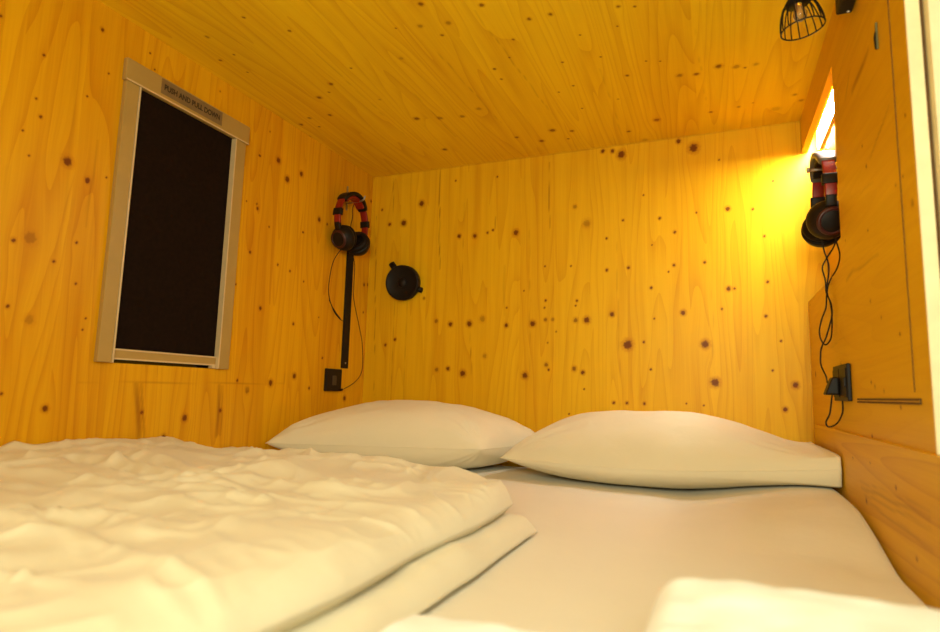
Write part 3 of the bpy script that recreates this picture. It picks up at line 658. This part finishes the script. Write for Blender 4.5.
# round lamp on the back wall
rl = empty('wall_lamp', (.155, 0, .618)); tag(rl, 'round black spotlight head on the back wall near the left corner', 'lamp')
Mb = frame((0,-.0003,0), (1,0,0), (0,0,1), (0,-1,0))
s = B(); lathe(s, [(0,0), (.040,0), (.040,.007), (.036,.010), (0,.010)], 40, Mb); obj('wall_plate', s, M_blackm, rl, True)
s = B(); lathe(s, [(0,.010), (.012,.010), (.012,.028), (0,.028)], 20, Mb); obj('neck', s, M_blackm, rl, True)
ax = Vector((.10, -.985, -.12)).normalized(); xx = ax.cross(Vector((0,0,1))).normalized(); Mh = frame((.006,-.026,0), xx, ax.cross(xx), ax)
s = B(); lathe(s, [(0,-.004), (.050,-.004), (.0600,.000), (.0640,.008), (.0640,.030), (.0615,.033), (.058,.032), (.050,.0275), (.020,.0265), (0,.0265)], 56, Mh); lh = obj('lamp_head', s, M_blackm, rl, True)
s = B(); lathe(s, [(0,.0262), (.018,.0262), (.016,.030), (0,.031)], 30, Mh); obj('lens_cap', s, M_black, lh, True)
s = B(); tube(s, [Vector((-.030,-.026,.046)), Vector((-.052,-.030,.076))], .0115, 16); obj('switch_stub', s, M_blackm, rl, True)
s = B(); tube(s, [Vector((.055,-.030,-.022)), Vector((.078,-.032,-.030))], .010, 14); obj('pivot_knob', s, M_blackm, rl, True)

# cage lamp on the right wall, high by the ceiling
cl = empty('cage_lamp', (W, -.70, .955)); tag(cl, 'black wire cage lamp on a wall arm under the ceiling, top right', 'lamp')
s = B(); box(s, -.026, -.0003, -.085, -.026, -.025, .076); obj('wall_box', s, M_blackm, cl, bevel=.003)
s = B(); lathe(s, [(0,0), (.0022,0), (.0022,.001), (0,.0012)], 14, frame((-.008,-.034,-.0252), (1,0,0), (0,-1,0), (0,0,-1))); obj('indicator', s, plain('white dot', (.9,.85,.75), .4), cl)
s = B(); tube(s, catmull([(-.024,-.030,.050),(-.050,-.030,.062),(-.074,-.030,.058),(-.0848,-.030,.026)], 6), .005, 12); obj('arm', s, M_blackm, cl, True)
cx, cy, cz = -.0855, -.030, .008
ti = Matrix.Translation((cx, cy, cz)) @ Matrix.Rotation(math.radians(-7), 4, 'Y') @ Matrix.Rotation(math.radians(3), 4, 'X')
prof = [(.0185,.008), (.0250,.001), (.0305,-.012), (.0347,-.027), (.0368,-.042), (.0365,-.0475)]
s = B(); lathe(s, [(0,.019), (.008,.019), (.014,.016), (.0195,.011), (.0215,.002), (0,.002)], 32, ti); obj('cap', s, M_blackm, cl, True)
s = B()
for k in range(16):
    a = 2*PI*k/16
    tube(s, catmull([ti @ Vector((r_*math.cos(a), r_*math.sin(a), z)) for r_, z in prof], 4), .00115, 6)
wires = obj('cage_wires', s, M_blackm, cl, True); wires['label'] = 'bell of thin black wires'
for r_, z in ((.0366,-.047), (.0190,.0085)):
    s = B(); tube(s, [ti @ Vector((r_*math.cos(2*PI*k/48), r_*math.sin(2*PI*k/48), z)) for k in range(48)], .0014 if z < -.04 else .001, 8, closed=True); obj('cage_ring', s, M_blackm, cl, True)
s = B(); lathe(s, [(0,.002), (.008,.002), (.008,-.006), (.010,-.011), (.0125,-.018), (.0105,-.026), (.006,-.030), (0,-.0312)], 28, ti)
gl, nt, N, L, b = nodes('frosted bulb glass'); b.inputs['Base Color'].default_value = (.75,.68,.5,1); b.inputs['Roughness'].default_value = .12; b.inputs['Transmission Weight'].default_value = .95
obj('bulb', s, gl, cl, True)

# LED strip behind the header in the niche
ld = empty('led_strip_light', (1.4995, -.24, .971)); tag(ld, 'bright warm LED strip light at the top of the niche', 'light')
s = B(); box(s, -.008, -.0003, -.182, .197, -.032, .022); obj('channel', s, M_alu, ld)
s = B(); box(s, -.0115, -.008, -.180, .195, -.030, .020); obj('diffuser', s, emit('warm white LED', (1., .98, .92), 190), ld)

# ------------------------------------------------------------------ light of the corridor at the open side, added fill from the foot end, and camera
def area(name, loc, target, sx, sy, power, col):
    l = bpy.data.lights.new(name, 'AREA'); l.shape = 'RECTANGLE'; l.size = sx; l.size_y = sy; l.energy = power; l.color = col
    o = bpy.data.objects.new(name, l); C.objects.link(o); o.location = loc
    o.rotation_euler = (Vector(target)-Vector(loc)).to_track_quat('-Z', 'Y').to_euler(); return o
area('corridor_light', (2.35, -1.85, .95), (.5, -1.2, .5), .9, .9, 2, (.96, 1., .76))
area('foot_fill_light', (1.26, -2.28, .54), (1.02, 0, .66), .40, .35, 15.5, (.95, 1., .73))  # unseen fill added at the foot end, no lamp fitting there

w = bpy.data.worlds.new('world'); bpy.context.scene.world = w; w.use_nodes = True
w.node_tree.nodes['Background'].inputs[0].default_value = (1, .8, .35, 1); w.node_tree.nodes['Background'].inputs[1].default_value = .12

cam = bpy.data.cameras.new('camera'); co = bpy.data.objects.new('camera', cam); C.objects.link(co)
cam.sensor_width = 36; cam.lens = 591.85/940*36; cam.clip_start = .01
CP = Vector((1.205, -1.9044, .2299)); pt, yw, rl_ = .1273, .3948, .0264
F = Vector((-math.sin(yw)*math.cos(pt), math.cos(yw)*math.cos(pt), math.sin(pt))); R0 = Vector((math.cos(yw), math.sin(yw), 0)); U0 = R0.cross(F)
R_ = R0*math.cos(rl_) + U0*math.sin(rl_); U_ = -R0*math.sin(rl_) + U0*math.cos(rl_)
co.matrix_world = frame(CP, R_, U_, -F)
cam.dof.use_dof = True; cam.dof.focus_distance = 1.75; cam.dof.aperture_fstop = 4.0
sc_ = bpy.context.scene; sc_.camera = co
sc_.view_settings.view_transform = 'Standard'; sc_.view_settings.look = 'None'; sc_.view_settings.gamma = 1
sc_.view_settings.exposure = 0.04; sc_.view_settings.use_curve_mapping = False
